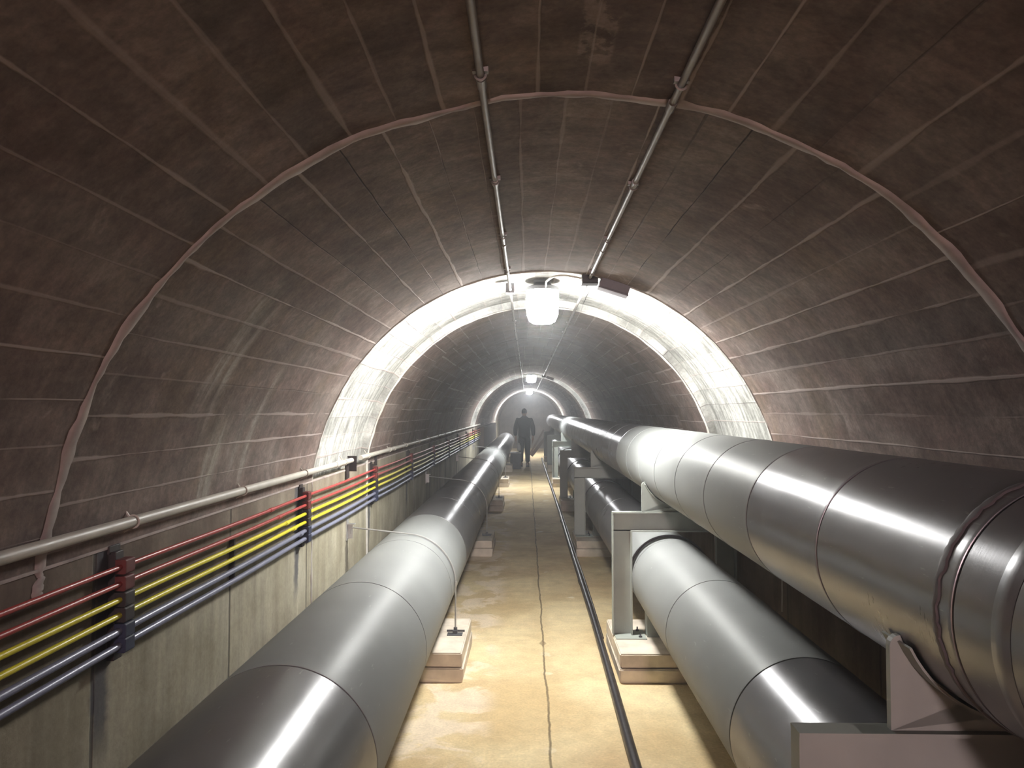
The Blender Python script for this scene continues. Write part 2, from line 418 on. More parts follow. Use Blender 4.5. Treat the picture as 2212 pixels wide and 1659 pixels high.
# ------------------------------------------------------------------ insulated pipes
def section(c, r, y0, y1, lap=0.0035, seg=96):
    """one sheet-metal shell with a rolled bead at its near end, lapping over the next"""
    L = y1 - y0
    p = [(r - 0.014, 0.004), (r - 0.004, 0.004), (r + lap * 0.5, 0.006), (r + lap, 0.011), (r + lap, 0.016), (r + lap * 0.4, 0.024), (r + 0.0003, 0.05),
         (r, L * 0.5), (r, L - 0.003), (r - 0.006, L - 0.001), (r - 0.012, L)]
    return MB().lathe((c[0], y0, c[1]), p, 'Y', seg)
DULL = ((2.4, 6.3), (14.6, 17.8))        # stretches clad in older, dull sheets
LAP = (0.0014, 0.0008, 0.0006)
def make_pipe(name, label, x, z, r, ylist, mats, name_i=0):
    t = thing(name, (x, ylist[0], z), label, 'pipe')
    for i in range(len(ylist) - 1):
        seg = 112 if ylist[i] < 6 else 64
        section((x, z), r, ylist[i], ylist[i + 1], LAP[name_i], seg).build('cladding_section', M_DULL if any(a < (ylist[i] + ylist[i + 1]) / 2 < b for a, b in DULL) else mats[i % len(mats)], t, origin=(x, (ylist[i] + ylist[i + 1]) / 2, z))
    return t
def steps(start, step, a, b):
    y = start
    while y - step >= a: y -= step
    out = []
    while y < b: out.append(round(y, 3)); y += step
    return out + [b]
XU, ZU, RU = 1.008, 1.279, 0.247
XLo, ZLo, RLo = 0.948, 0.552, 0.260
XP, ZP, RP = -0.806, 0.500, 0.322
up = make_pipe('insulated_pipe', 'large silver clad pipe carried high on steel frames along the right wall', XU, ZU, RU,
               steps(2.0, 0.63, -2.0, 29.5), [M_CLAD])
lo = make_pipe('insulated_pipe', 'silver clad pipe running low through the steel frames, beneath the upper pipe', XLo, ZLo, RLo,
               steps(2.6, 1.17, -2.0, 29.5), [M_CLAD, M_CLAD2], 1)
lp = make_pipe('insulated_pipe', 'widest silver clad pipe lying on concrete plinths beside the left wall', XP, ZP, RP,
               steps(2.46, 1.19, -2.0, 29.0), [M_CLAD2, M_CLAD], 2)
# elbows closing the far ends towards the floor / wall
def cap(t, x, z, r, y):
    MB().lathe((x, y, z), [(r, 0), (r * 0.97, 0.03), (r * 0.8, 0.07), (0.0, 0.085)], 'Y', 48).build('end_cap', M_CLAD2, t, origin=(x, y, z))
cap(up, XU, ZU, RU, 29.5); cap(lo, XLo, ZLo, RLo, 29.5); cap(lp, XP, ZP, RP, 29.0)
# ragged sealing band and raised bead near the camera on the upper pipe
def jit(seg, amp, seed):
    r = random.Random(seed); return [r.uniform(-amp, amp) for _ in range(seg)]
sg = 160
MB().lathe((XU, 1.425, ZU), [(RU + 0.0005, -0.011), (RU + 0.004, -0.008), (RU + 0.005, 0.0), (RU + 0.004, 0.007), (RU + 0.0005, 0.010)], 'Y', sg,
           jitter=[jit(sg, 0.006, 1), jit(sg, 0.005, 1), None, jit(sg, 0.003, 2), jit(sg, 0.006, 2)]).build('sealing_band', M_MASTIC, up, origin=(XU, 1.425, ZU))['label'] = 'ragged dark sealing band'
MB().lathe((XU, 1.235, ZU), [(RU + 0.0005, -0.025), (RU + 0.003, -0.010), (RU + 0.0045, 0.0), (RU + 0.003, 0.010), (RU + 0.0005, 0.025)], 'Y', 112).build('raised_bead', M_CLAD, up, origin=(XU, 1.235, ZU))

# ------------------------------------------------------------------ plinths
SUP = [1.61, 5.0, 8.95, 12.8, 16.7, 20.8, 24.8]
ORD = ['nearest the camera', 'second from the camera', 'third from the camera', 'fourth from the camera', 'fifth from the camera', 'sixth from the camera', 'farthest from the camera']
def plinth_mesh(x0, x1, seed):
    rnd = random.Random(seed)
    bm = bmesh.new()
    def slab(xa, xb, ya, yb, za, zb):
        r = bmesh.ops.create_cube(bm, size=1.0)
        for v in r['verts']:
            v.co.x = xa + (v.co.x + .5) * (xb - xa) + rnd.uniform(-.004, .004)
            v.co.y = ya + (v.co.y + .5) * (yb - ya) + rnd.uniform(-.008, .008)
            v.co.z = za + (v.co.z + .5) * (zb - za)
    slab(x0, x1, -0.39, 0.39, 0.0, 0.088)
    slab(x0 + 0.004, x1 - 0.004, -0.385, 0.385, 0.093, 0.178)
    slab(x0 + 0.008, x1 - 0.008, -0.375, 0.375, 0.085, 0.096)
    bmesh.ops.bevel(bm, geom=bm.edges[:], offset=0.007, segments=2, affect='EDGES')
    me = bpy.data.meshes.new('concrete_plinth'); bm.to_mesh(me); bm.free(); me.materials.append(M_PLINTH)
    return me
mL = plinth_mesh(-0.395, 0.395, 1); mR = plinth_mesh(-0.395, 0.395, 2)
for i, yy in enumerate(SUP):
    for side in (0, 1):
        o = bpy.data.objects.new('concrete_plinth', (mL, mR)[side]); C.objects.link(o)
        o.location = ((-0.785, 0.955)[side], yy, 0)
        txt = ('pale concrete plinth under the widest left pipe, ', 'pale concrete plinth under the steel frame on the right, ')[side] + ORD[i]
        tag(o, txt, 'concrete block', ('plinths under the left pipe', 'plinths under the right frames')[side])

# ------------------------------------------------------------------ steel support frames
def channel(p0, p1, wdir, w=0.13, d=0.05, tk=0.008):
    """channel section from p0 to p1 open towards the camera (-y); wdir = across direction"""
    p0 = Vector(p0); p1 = Vector(p1); wd = Vector(wdir).normalized(); yd = Vector((0, 1, 0))
    sec = [(0, 0), (tk, 0), (tk, d - tk), (w - tk, d - tk), (w - tk, 0), (w, 0), (w, d), (0, d)]
    vs = [p + wd * a + yd * b for p in (p0, p1) for a, b in sec]
    n = 8; fs = [(i, (i + 1) % n, n + (i + 1) % n, n + i) for i in range(n)]
    caps = [(0, 1, 2, 7), (2, 3, 6, 7), (3, 4, 5, 6)]
    fs += caps + [tuple(n + i for i in f)[::-1] for f in caps]
    return MB().add(vs, fs)
def saddle_plate():
    """cradle plate standing on the beam with a round cut for the upper pipe"""
    x0, x1, z0, z1 = 0.758, 1.262, 0.986, 1.182; rc = RU + 0.012; tk = 0.018
    out = [(x0, z0)]
    rr = 0.022
    out += [(x0, z1 - rr)] + [(x0 + rr - rr * cos(a), z1 - rr + rr * sin(a)) for a in (0.4, 0.8, 1.2, pi / 2)]
    za = z1; dx = sqrt(rc * rc - (ZU - za) ** 2) if rc > ZU - za else 0
    a0 = atan2(za - ZU, -dx); a1 = atan2(za - ZU, dx)
    if a0 < 0: a0 += 2 * pi
    if a1 < 0: a1 += 2 * pi
    inner = [(XU + rc * cos(a0 + (a1 - a0) * i / 24), ZU + rc * sin(a0 + (a1 - a0) * i / 24)) for i in range(25)]
    inner = [p for p in inner]
    right = [(2 * XU - p[0] + 0.004, p[1]) for p in out[::-1]]
    # ensure inner starts to the right of left lug
    top_l = [p for p in out]
    poly = top_l + [p for p in inner if p[0] > x0 + rr] [0:] + []
    poly = top_l + [p for p in inner if x0 + rr + 0.002 < p[0] < right[-1][0] - rr - 0.002] + right
    n = len(poly); vs = [(p[0], -tk / 2, p[1]) for p in poly] + [(p[0], tk / 2, p[1]) for p in poly]
    # triangulate as strips to the base line
    bm = bmesh.new(); bv = [bm.verts.new(v) for v in vs[:n]]; f = bm.faces.new(bv)
    bmesh.ops.triangulate(bm, faces=[f]); bm.verts.index_update()
    tris = [tuple(v.index for v in ff.verts) for ff in bm.faces]; bm.free()
    fs = list(tris) + [tuple(n + i for i in t_)[::-1] for t_ in tris] + [(i, (i + 1) % n, n + (i + 1) % n, n + i) for i in range(n)]
    return MB().add(vs, fs)
def shift(m, dy):
    m.v = [(a, b + dy, c) for a, b, c in m.v]; return m
def make_frame(y):
    t = thing('pipe_support_frame', (0.955, y, 0.178), 'x', 'pipe support', 'grey green steel frames along the right pipes')
    TOP = 0.986
    for nm, m, o in (
        ('post', channel((0.562, y - 0.025, 0.186), (0.562, y - 0.025, TOP - 0.122), (1, 0, 0)), (0.6, y, 0.5)),
        ('post', channel((1.245, y - 0.025, 0.186), (1.245, y - 0.025, TOP - 0.122), (1, 0, 0)), (1.3, y, 0.5))):
        m.build(nm, M_STEEL, t, smooth=False, origin=o)
    b = channel((0.692, y - 0.025, TOP - 0.13), (1.375, y - 0.025, TOP - 0.13), (0, 0, 1))
    b.box(0.562, 0.692, y + 0.017, y + 0.025, TOP - 0.13, TOP - 0.008); b.box(0.562, 0.570, y - 0.025, y + 0.017, TOP - 0.13, TOP - 0.008)
    b.box(0.562, 1.375, y - 0.027, y + 0.027, TOP - 0.008, TOP)
    b.build('beam', M_STEEL, t, smooth=False, origin=(0.97, y, 0.92))
    for xa in (0.575, 1.18):
        MB().box(xa, xa + 0.20, y - 0.10, y + 0.10, 0.178, 0.186).build('base_plate', M_STEEL, t, smooth=False, bevel=0.002, origin=(xa, y, 0.18))
    for (dx, dy) in ((0.16, -0.07), (0.16, 0.07)):
        MB().lathe((0.575 + dx, y + dy, 0.186), [(0.011, 0), (0.011, 0.010), (0.005, 0.012), (0.005, 0.028), (0.0, 0.029)], 'Z', 6).build('anchor_bolt', M_STEELD, t, smooth=False, origin=(0.575 + dx, y + dy, 0.186))
    shift(saddle_plate(), y).build('saddle_plate', M_STEEL, t, smooth=False, origin=(XU, y, 1.05))
    # curved wear strip between the plate and the upper pipe
    vs = []; fs = []
    for i in range(25):
        a = radians(205 + 130 * i / 24)
        for (r, dy) in ((RU + 0.007, -0.06), (RU + 0.012, -0.06), (RU + 0.012, 0.06), (RU + 0.007, 0.06)):
            vs.append((XU + r * cos(a), y + dy, ZU + r * sin(a)))
    for i in range(24):
        for k in range(4): fs.append((i * 4 + k, i * 4 + (k + 1) % 4, i * 4 + 4 + (k + 1) % 4, i * 4 + 4 + k))
    fs += [(0, 1, 2, 3), (96, 99, 98, 97)]
    MB().add(vs, fs).build('wear_strip', M_STEEL, t, origin=(XU, y, 1.05))
    # low cradle that carries the lower pipe on the plinth
    cr = MB(); n = 16; vs = []; fs = []
    for i in range(n + 1):
        a = radians(232 + 76 * i / n); px = XLo + (RLo + 0.008) * cos(a); pz = ZLo + (RLo + 0.008) * sin(a)
        for dy in (-0.05, 0.05): vs += [(px, y + dy, 0.180), (px, y + dy, pz)]
    for i in range(n):
        a = i * 4; fs += [(a, a + 4, a + 5, a + 1), (a + 2, a + 3, a + 7, a + 6), (a + 1, a + 5, a + 7, a + 3), (a, a + 2, a + 6, a + 4)]
    fs += [(0, 1, 3, 2), (n * 4, n * 4 + 2, n * 4 + 3, n * 4 + 1)]
    cr.add(vs, fs).build('lower_cradle', M_STEEL, t, smooth=False, origin=(XLo, y, 0.25))
    return t
fr0 = make_frame(SUP[0]); fr0['label'] = 'grey green steel portal frame at the photo\'s lower right corner'
FL = ['grey green steel portal frame beside the brightly lit upper pipe, second from camera', 'grey green steel portal frame behind the brightly lit one, third from camera',
      'dark silhouetted steel portal frame with light catching its top edge, fourth from camera', 'steel portal frame directly under the second lamp, fifth from camera',
      'hazy steel portal frame near the standing person, sixth from camera', 'hazy steel portal frame beyond the person, farthest down the tunnel']
for i in range(1, 7):
    copy_thing(fr0, (0.955, SUP[i], 0.178), FL[i - 1])
# round clamps around the lower pipe at each frame
def ringtube(cx, cz, R, r, a0, a1, y, n=64, seg=10):
    return MB().tube([(cx + R * cos(a0 + (a1 - a0) * i / n), y, cz + R * sin(a0 + (a1 - a0) * i / n)) for i in range(n + 1)], r, seg)
def make_clamp(y):
    t = thing('pipe_clamp', (XLo, y, 0.178), 'dark round clamp over the lower right pipe, ' + ORD[0], 'pipe clamp', 'dark clamps over the lower right pipe')
    R = RLo + 0.010
    pts = [(XLo - R, y, 0.19), (XLo - R, y, 0.35)] + [(XLo + R * cos(pi - pi * i / 40), y, ZLo + R * sin(pi - pi * i / 40)) for i in range(41)] + [(XLo + R, y, 0.35), (XLo + R, y, 0.19)]
    MB().tube(pts, 0.007, 10).build('rod', M_STEELD, t, origin=(XLo, y, ZLo))
    for sx in (-1, 1): MB().lathe((XLo + sx * R, y, 0.180), [(0.013, 0), (0.013, 0.014), (0.0, 0.0141)], 'Z', 6).build('nut', M_STEELD, t, smooth=False, origin=(XLo + sx * R, y, 0.18))
    return t
cl0 = make_clamp(SUP[0] + 0.045)
for i in range(1, 7): copy_thing(cl0, (XLo, SUP[i] + 0.045, 0.178), 'dark round clamp over the lower right pipe, ' + ORD[i])

# tie rods: plinth -> over the left pipe -> anchor on the wall
def make_tie(y):
    t = thing('pipe_tie_rod', (-0.47, y, 0.178), 'x', 'pipe strap', 'thin tie rods over the left pipe')
    R = RP + 0.010
    wx, wz = XL + 0.045, 0.872
    dx, dz = wx - XP, wz - ZP; D = sqrt(dx * dx + dz * dz); base = atan2(dz, dx); off = math.acos(R / D)
    aT = base - off                                   # tangent angle on the upper side
    pts = [(XP + R, y, 0.20), (XP + R, y, 0.35)] + [(XP + R * cos(aT * i / 40), y, ZP + R * sin(aT * i / 40)) for i in range(41)] + [(wx, y, wz)]
    # a short hook down at the wall
    pts += [(wx - 0.012, y, wz - 0.004), (wx - 0.018, y, wz - 0.016), (wx - 0.018, y, wz - 0.040)]
    MB().tube(pts, 0.0052, 8).build('rod', M_ROD, t, origin=(XP, y, ZP))
    a = MB(); a.box(-0.525, -0.425, y - 0.06, y - 0.055 + 0.06, 0.178, 0.184); a.box(-0.49, -0.46, y - 0.03, y + 0.0, 0.184, 0.204)
    a.box(-0.535, -0.415, y + 0.03, y + 0.036, 0.178, 0.192)
    a.build('foot_plate', M_STEELD, t, smooth=False, bevel=0.0015, origin=(-0.47, y, 0.18))
    MB().lathe((XP + R, y, 0.204), [(0.012, 0), (0.012, 0.014), (0.0, 0.0141)], 'Z', 6).build('nut', M_STEELD, t, smooth=False, origin=(XP + R, y, 0.2))
    MB().lathe((XP + R, y, 0.49), [(0.009, 0), (0.009, 0.03), (0.0, 0.0301)], 'Z', 8).build('turnbuckle', M_ROD, t, origin=(XP + R, y, 0.49))
    w = MB(); w.box(XL, XL + 0.006, y - 0.03, y + 0.03, 0.79, 0.93); w.box(XL, XL + 0.040, y - 0.003, y + 0.003, 0.80, 0.90); w.box(XL, XL + 0.055, y - 0.02, y + 0.02, 0.894, 0.900)
    w.build('wall_anchor', M_ROD, t, smooth=False, origin=(XL, y, 0.86))
    return t
ti0 = make_tie(5.02); ti0['label'] = 'thin tie rod over the brightly lit part of the left pipe, tied to the wall'
for i in (0, 2, 3, 4):
    if i == 0: continue
    copy_thing(ti0, (-0.47, SUP[i], 0.178), ['', '', 'thin tie rod over the left pipe, next one beyond the brightly lit one', 'thin tie rod over the dark middle stretch of the left pipe',
               'thin tie rod over the left pipe under the second lamp', 'faint tie rod over the left pipe just before the person', 'faint tie rod at the far end of the left pipe'][i])

# ------------------------------------------------------------------ coloured tubes along the left wall
TUBES = [(1.203, M_RED, 0.0075, 'uppermost of the two thin red tubes along the left wall', 'red tube'), (1.155, M_RED, 0.0075, 'lower of the two thin red tubes, just above the yellow ones', 'red tube'),
         (1.110, M_YEL, 0.0085, 'upper yellow tube, directly below the red pair on the left wall', 'yellow tube'), (1.066, M_YEL, 0.0085, 'lower yellow tube, just above the blue grey pair', 'yellow tube'),
         (1.021, M_BLU, 0.0105, 'upper blue grey tube, directly below the yellow pair', 'blue tube'), (0.980, M_BLU, 0.0105, 'lowest tube of the bundle on the left wall, blue grey', 'blue tube')]
TX = -1.165
for j, (tz, mt, tr, lab, cat) in enumerate(TUBES):
    pts = []
    rr = random.Random(40 + j)
    yv = 0.2
    k = 0
    while yv < 18.7:
        # slight sag between the brackets
        ph = ((yv - BRACKET_Y[0]) / 1.80) % 1.0
        pts.append((TX, yv, tz - 0.004 * sin(pi * ph) ** 2)); yv += 0.15; k += 1
    pts.append((TX, 18.7, tz))
    tb = thing(cat.replace(' ', '_'), (TX, 9.0, tz), lab, 'tube', 'coloured tubes in the wall bundle')
    MB().tube(pts, tr, 12).build('tube_run', mt, tb, origin=(TX, 9.0, tz))
    for yc in (3.42 + 0.11 * j, 9.4 + 0.13 * j):
        MB().tube([(TX, yc - 0.022, tz - 0.003), (TX, yc + 0.022, tz - 0.003)], tr + 0.0025, 12).build('coupling', mt, tb, origin=(TX, yc, tz))
    tb.name = cat.replace(' ', '_')
def make_bracket(y):
    t = thing('tube_bracket', (XL, y, 1.1), 'x', 'bracket', 'dark brackets clamping the coloured tubes')
    st = MB(); st.box(XL, XL + 0.022, y - 0.022, y + 0.022, 0.935, 1.245); st.box(XL, XL + 0.008, y - 0.03, y + 0.03, 1.238, 1.262)
    st.build('wall_strut', M_CLK, t, smooth=False, bevel=0.002, origin=(XL, y, 1.1))
    mats = [M_CLR, M_CLR, M_CLK, M_CLK, M_CLB, M_CLB]
    for (tz, _, tr, _, _), mt in zip(TUBES, mats):
        c = MB(); r = tr + 0.006; xc = TX; vs = []; fs = []
        prof = [(XL + 0.022, -0.0205), (xc + r - 0.002, -0.0215), (xc + r + 0.003, -0.018), (xc + r + 0.003, 0.018), (xc + r - 0.002, 0.0215), (XL + 0.022, 0.0205)]
        n = len(prof)
        for dy in (-0.026, 0.026): vs += [(px, y + dy, tz + pz) for px, pz in prof]
        fs = [(i, (i + 1) % n, n + (i + 1) % n, n + i) for i in range(n)] + [tuple(range(n))[::-1], tuple(range(n, 2 * n))]
        c.add(vs, fs)
        ob = c.build('tube_clamp', mt, t, smooth=False, bevel=0.002, origin=(xc, y, tz))
    return t
BL = ['dark tube bracket nearest the camera, at the photo\'s left edge', 'dark tube bracket above the vertical wall joint, second from the camera', 'tube bracket just past the brightest wall ring, third from the camera',
      'reddish tube bracket fourth from the camera, beyond the bright wall ring', 'tube bracket fifth from the camera in the shaded stretch', 'tube bracket sixth from the camera in the shaded stretch', 'tube bracket seventh from the camera in the shaded stretch',
      'tube bracket in the dusk before the second lamp, eighth from the camera', 'tube bracket lit by the second lamp, ninth from the camera', 'last tube bracket before the brown cover, farthest from the camera']
b0 = make_bracket(BRACKET_Y[0]); b0['label'] = BL[0]
for i in range(1, 10): copy_thing(b0, (XL, BRACKET_Y[i], 1.1), BL[i])
# faint wall clip between the first two brackets
cz = MB(); cz.box(XL, XL + 0.020, 3.03, 3.045, 0.965, 1.13); cz.build('x', M_CLK, None, smooth=False, bevel=0.001)
o = bpy.data.objects[-1] if False else [q for q in bpy.data.objects if q.name == 'x'][0]; o.name = 'wall_clip'
tag(o, 'short dark strip on the wall behind the tubes between the two nearest brackets', 'bracket')
# brown cover that encloses the tubes farther on
t = thing('cable_cover', (XL, 22, 1.1), 'long dark brown cover box on the left wall where the tubes disappear', 'cover')
MB().box(XL + 0.001, XL + 0.14, 18.7, 26.0, 0.72, 1.235).build('cover_body', M_BROWN, t, smooth=False, bevel=0.01, origin=(XL, 22, 1.1))
MB().box(XL + 0.001, XL + 0.155, 18.68, 26.02, 1.235, 1.255).build('cover_lid', M_BROWN, t, smooth=False, bevel=0.004, origin=(XL, 22, 1.35))

# ------------------------------------------------------------------ pale conduit above the tubes
ZC = 1.322
XC = XL + 0.033
def conduit_wall(label, ya, yb, name='wall_conduit'):
    t = thing(name, (XC, ya, ZC), label, 'conduit', 'pale conduit runs on the left wall')
    MB().tube([(XC, ya, ZC), (XC, (ya + yb) / 2, ZC + 0.001), (XC, yb, ZC)], 0.0165, 16).build('conduit_run', M_COND, t, origin=(XC, ya, ZC))
    k = ya + 0.25
    while k < yb - 0.1:
        c = MB()
        pts = [(XL + 0.004, k, ZC + 0.040), (XL + 0.010, k, ZC + 0.030)] + [(XC + 0.0185 * cos(a), k, ZC + 0.0185 * sin(a)) for a in [radians(130 - 20 * q) for q in range(13)]] + [(XL + 0.006, k, ZC - 0.03)]
        c.tube(pts, 0.0035, 6); c.build('pipe_clip', M_COND, t, origin=(XC, k, ZC))
        k += 0.86
    cc = ya + 1.35
    while cc < yb:
        MB().tube([(XC, cc - 0.03, ZC), (XC, cc + 0.03, ZC)], 0.0195, 16).build('coupling', M_COND, t, origin=(XC, cc, ZC)); cc += 3.0
    return t
cA = conduit_wall('pale conduit on the left wall, near run that ends at a small dark bracket', 1.15 - 0.9, 5.0)
cB = conduit_wall('pale conduit on the left wall, far run beginning beyond the dark bracket', 5.27, 18.66)
e = MB(); e.box(XL, XL + 0.062, 5.02, 5.03, ZC - 0.075, ZC + 0.028); e.box(XL, XL + 0.012, 4.95, 5.03, ZC - 0.12, ZC - 0.02)
tag(e.build('conduit_end_bracket', M_CLK, None, smooth=False, bevel=0.001, origin=(XL, 5.02, ZC - 0.05)), 'small dark bracket at the gap in the pale wall conduit', 'bracket')
e = MB(); e.box(XL, XL + 0.02, 5.90, 5.93, ZC - 0.10, ZC - 0.005)
tag(e.build('conduit_stand_off', M_CLK, None, smooth=False, bevel=0.001, origin=(XL, 5.9, ZC - 0.05)), 'short dark stand-off under the far run of pale conduit, above a tube bracket', 'bracket')

# ------------------------------------------------------------------ ceiling conduits
def ceil_z(x, r=RAD): return CZ + sqrt(r * r - (x - CX) ** 2)
def conduit_ceiling(x, label, seed):
    z = ceil_z(x) - 0.013
    t = thing('ceiling_conduit', (x, 0, z), label, 'conduit', 'conduits under the vault')
    MB().tube([(x, Y0 + 1, z), (x, 0, z), (x, 10, z), (x, 29, z)], 0.0090, 14).build('conduit_run', M_COND2, t, origin=(x, 0, z))
    k = -1.46 + 0.04 * seed
    while k < 18:
        if not any(a - .02 < k < b + .02 for a, b in BANDS):
            th = atan2(x - CX, z - CZ)
            c = MB(); c.box(x - 0.018, x + 0.018, k - 0.008, k + 0.008, z + 0.004, z + 0.016)
            c.tube([(x + 0.0125 * cos(a), k, z + 0.0125 * sin(a)) for a in [radians(q) for q in range(180, 361, 15)]], 0.003, 6)
            c.build('conduit_clip', M_COND2, t, origin=(x, k, z))
        k += 0.78
    for k in (1.70 + seed * 0.12, 2.45, 3.4 + 0.1 * seed, 6.6, 9.6, 12.6):
        MB().tube([(x, k - 0.025, z), (x, k + 0.025, z)], 0.0118, 14).build('coupling', M_COND2, t, origin=(x, k, z))
    return t
conduit_ceiling(-0.104, 'grey ceiling conduit left of the lamps', 0)
conduit_ceiling(0.355, 'grey ceiling conduit right of the lamps, running through the junction boxes', 1)

# ------------------------------------------------------------------ lamps
def glow(name, col, strength, END_GLOW):
    # emission shaped by face direction: strong sideways and downwards, weak along the tunnel
    t = NT(name); e = t.new('ShaderNodeEmission'); e.inputs[0].default_value = col
    g = t.new('ShaderNodeNewGeometry'); sp = t.new('ShaderNodeSeparateXYZ'); t.l.new(g.outputs['True Normal'], sp.inputs[0])
    side = t.ss(t.M('ABSOLUTE', sp.outputs[1]), 0.12, 0.60, 1.0, END_GLOW)
    t.l.new(t.mul(side, strength), e.inputs[1])
    t.l.new(e.outputs[0], t.out.inputs[0]); return t.m
def make_lamp(y, lab):
    ztop = CZ + RAD + NICHE
    t = thing('ceiling_lamp', (CX, y, ztop), lab, 'lamp', 'jar lamps along the crown of the vault')
    # housing: mounting plate + cast cap
    h = MB(); h.box(CX - 0.055, CX + 0.055, y - 0.05, y + 0.05, ztop - 0.016, ztop + 0.002)
    h.lathe((CX, y, 0), [(0.045, ztop - 0.012), (0.060, ztop - 0.03), (0.104, ztop - 0.045), (0.108, ztop - 0.068), (0.0, ztop - 0.069)], 'Z', 40)
    h.build('lamp_housing', M_HOUS, t, origin=(CX, y, ztop))
    m = glow('lamp_glow', LAMP_COLOR[y], LAMP_STRENGTH[y], END_GLOW[y])
    q = 1.0 if y < 10 else 0.72
    j = MB().lathe((CX, y, 0), [(a, ztop - 0.072 - b * q) for a, b in ((0.0, 0.0), (0.102, 0.001), (0.105, 0.028), (0.104, 0.098), (0.098, 0.153), (0.083, 0.190), (0.060, 0.204), (0.0, 0.208))], 'Z', 48)
    j.build('lamp_jar', m, t, origin=(CX, y, ztop - 0.17))
    return t
make_lamp(-7.0, 'unseen jar lamp added behind the camera to lift the near vault')  # out of view; added and made strong to brighten the near vault
make_lamp(4.78, 'large glaring jar lamp nearest the camera under the vault')
make_lamp(16.2, 'smaller bright lamp in the middle distance, framed by a thin lit ring')
make_lamp(27.8, 'tiny hazy lamp farthest down the tunnel, above the person\'s head')
def boxes(y, w1, w2):
    x = 0.355; z = ceil_z(x, RAD + NICHE)
    t = thing('junction_box', (x, y - 0.33, z), w1, 'junction box', 'junction boxes beside the lamps')
    zb = ceil_z(x) - 0.013
    MB().box(x - 0.045, x + 0.045, y - 0.37, y - 0.28, zb - 0.028, zb + 0.030).build('box_body', M_BOXD, t, smooth=False, bevel=0.004, origin=(x, y - 0.33, zb))
    MB().box(x - 0.047, x + 0.047, y - 0.372, y - 0.278, zb - 0.034, zb - 0.028).build('box_lid', M_BOXD, t, smooth=False, bevel=0.002, origin=(x, y - 0.33, zb))
    # larger ballast box mounted to follow the vault
    xb = 0.500; zb2 = ceil_z(xb) ; th = atan2(xb - CX, zb2 - CZ)
    t2 = thing('ballast_box', (xb, y - 0.33, zb2), w2, 'junction box', 'grey ballast boxes beside the lamps')
    b = MB().box(-0.085, 0.085, -0.05, 0.05, -0.052, 0.006).build('box_body', M_BOX, t2, smooth=False, bevel=0.004); b.location = (0, 0, 0); b.rotation_euler = (0, th, 0)
    l = MB().box(-0.088, 0.088, -0.053, 0.053, -0.060, -0.052).build('box_lid', M_BOX, t2, smooth=False, bevel=0.002); l.location = (0, 0, 0); l.rotation_euler = (0, th, 0)
    # supply cable hooking out of the lamp cap
    zt = CZ + RAD + NICHE
    pts = []
    P = [(CX + 0.02, y + 0.12, zt - 0.058), (CX + 0.02, y + 0.04, zt - 0.044), (CX + 0.025, y - 0.06, zt - 0.050), (CX + 0.06, y - 0.26, zt - 0.062), (CX + 0.12, y - 0.31, zt - 0.066), (CX + 0.21, y - 0.325, zt - 0.085)]
    for i in range(len(P) - 1):
        p0 = Vector(P[max(i - 1, 0)]); p1 = Vector(P[i]); p2 = Vector(P[i + 1]); p3 = Vector(P[min(i + 2, len(P) - 1)])
        for q in range(8):
            s = q / 8; pts.append(0.5 * ((2 * p1) + (-p0 + p2) * s + (2 * p0 - 5 * p1 + 4 * p2 - p3) * s * s + (-p0 + 3 * p1 - 3 * p2 + p3) * s ** 3))
    pts.append(Vector(P[-1]))
    return MB().tube(pts, 0.006, 8)
def cable(mb, y, lab): tag(mb.build('lamp_cable', M_COND, None, origin=(CX, y - 0.2, 2.4)), lab, 'cable', 'supply cables of the lamps')
cable(boxes(4.55, 'small dark junction box on the right ceiling conduit beside the nearest lamp', 'grey ballast box right of the dark junction box, by the nearest lamp'), 4.55, 'hooked pale cable rising from the nearest lamp to the dark junction box')
cable(boxes(16.2, 'tiny dark junction box on the right conduit by the second lamp', 'tiny grey ballast box to the right of the second lamp'), 16.2, 'short hooked cable above the second lamp')
# small clamp on the left conduit inside the first lamp ring
e = MB(); zq = ceil_z(-0.104) - 0.013; e.box(-0.132, -0.076, 4.66, 4.72, zq - 0.018, zq + 0.045)
tag(e.build('conduit_box', M_BOX, None, smooth=False, bevel=0.003, origin=(-0.104, 4.69, zq)), 'small pale box on the left ceiling conduit beside the nearest lamp', 'junction box')

# ------------------------------------------------------------------ black pipe and cable on the floor
def smooth_path(P, n=10):
    out = []
    for i in range(len(P) - 1):
        p0 = Vector(P[max(i - 1, 0)]); p1 = Vector(P[i]); p2 = Vector(P[i + 1]); p3 = Vector(P[min(i + 2, len(P) - 1)])
        for q in range(n):
            s = q / n; out.append(0.5 * ((2 * p1) + (-p0 + p2) * s + (2 * p0 - 5 * p1 + 4 * p2 - p3) * s * s + (-p0 + 3 * p1 - 3 * p2 + p3) * s ** 3))
    return out + [Vector(P[-1])]
t = thing('floor_hose', (0.5, 4, 0.02), 'black pipe lying on the floor along the right-hand plinths', 'pipe')
P = [(0.47, -1.5, 0.027), (0.485, 1.5, 0.027), (0.497, 3.47, 0.027), (0.510, 4.62, 0.027), (0.520, 6.0, 0.027), (0.520, 7.18, 0.027), (0.522, 9.48, 0.027), (0.530, 13.0, 0.027), (0.520, 18.8, 0.027), (0.515, 26, 0.027)]
hp = smooth_path(P)
MB().tube(hp, 0.026, 16).build('hose_run', M_BLACK, t, origin=(0.5, 4, 0.02))
for (xx, yy) in ((0.4885, 2.2), (0.520, 7.25), (0.526, 11.2)):
    MB().tube([(xx, yy - 0.05, 0.024), (xx, yy + 0.05, 0.024)], 0.030, 16).build('coupling', M_BLACK, t, origin=(xx, yy, 0.024))
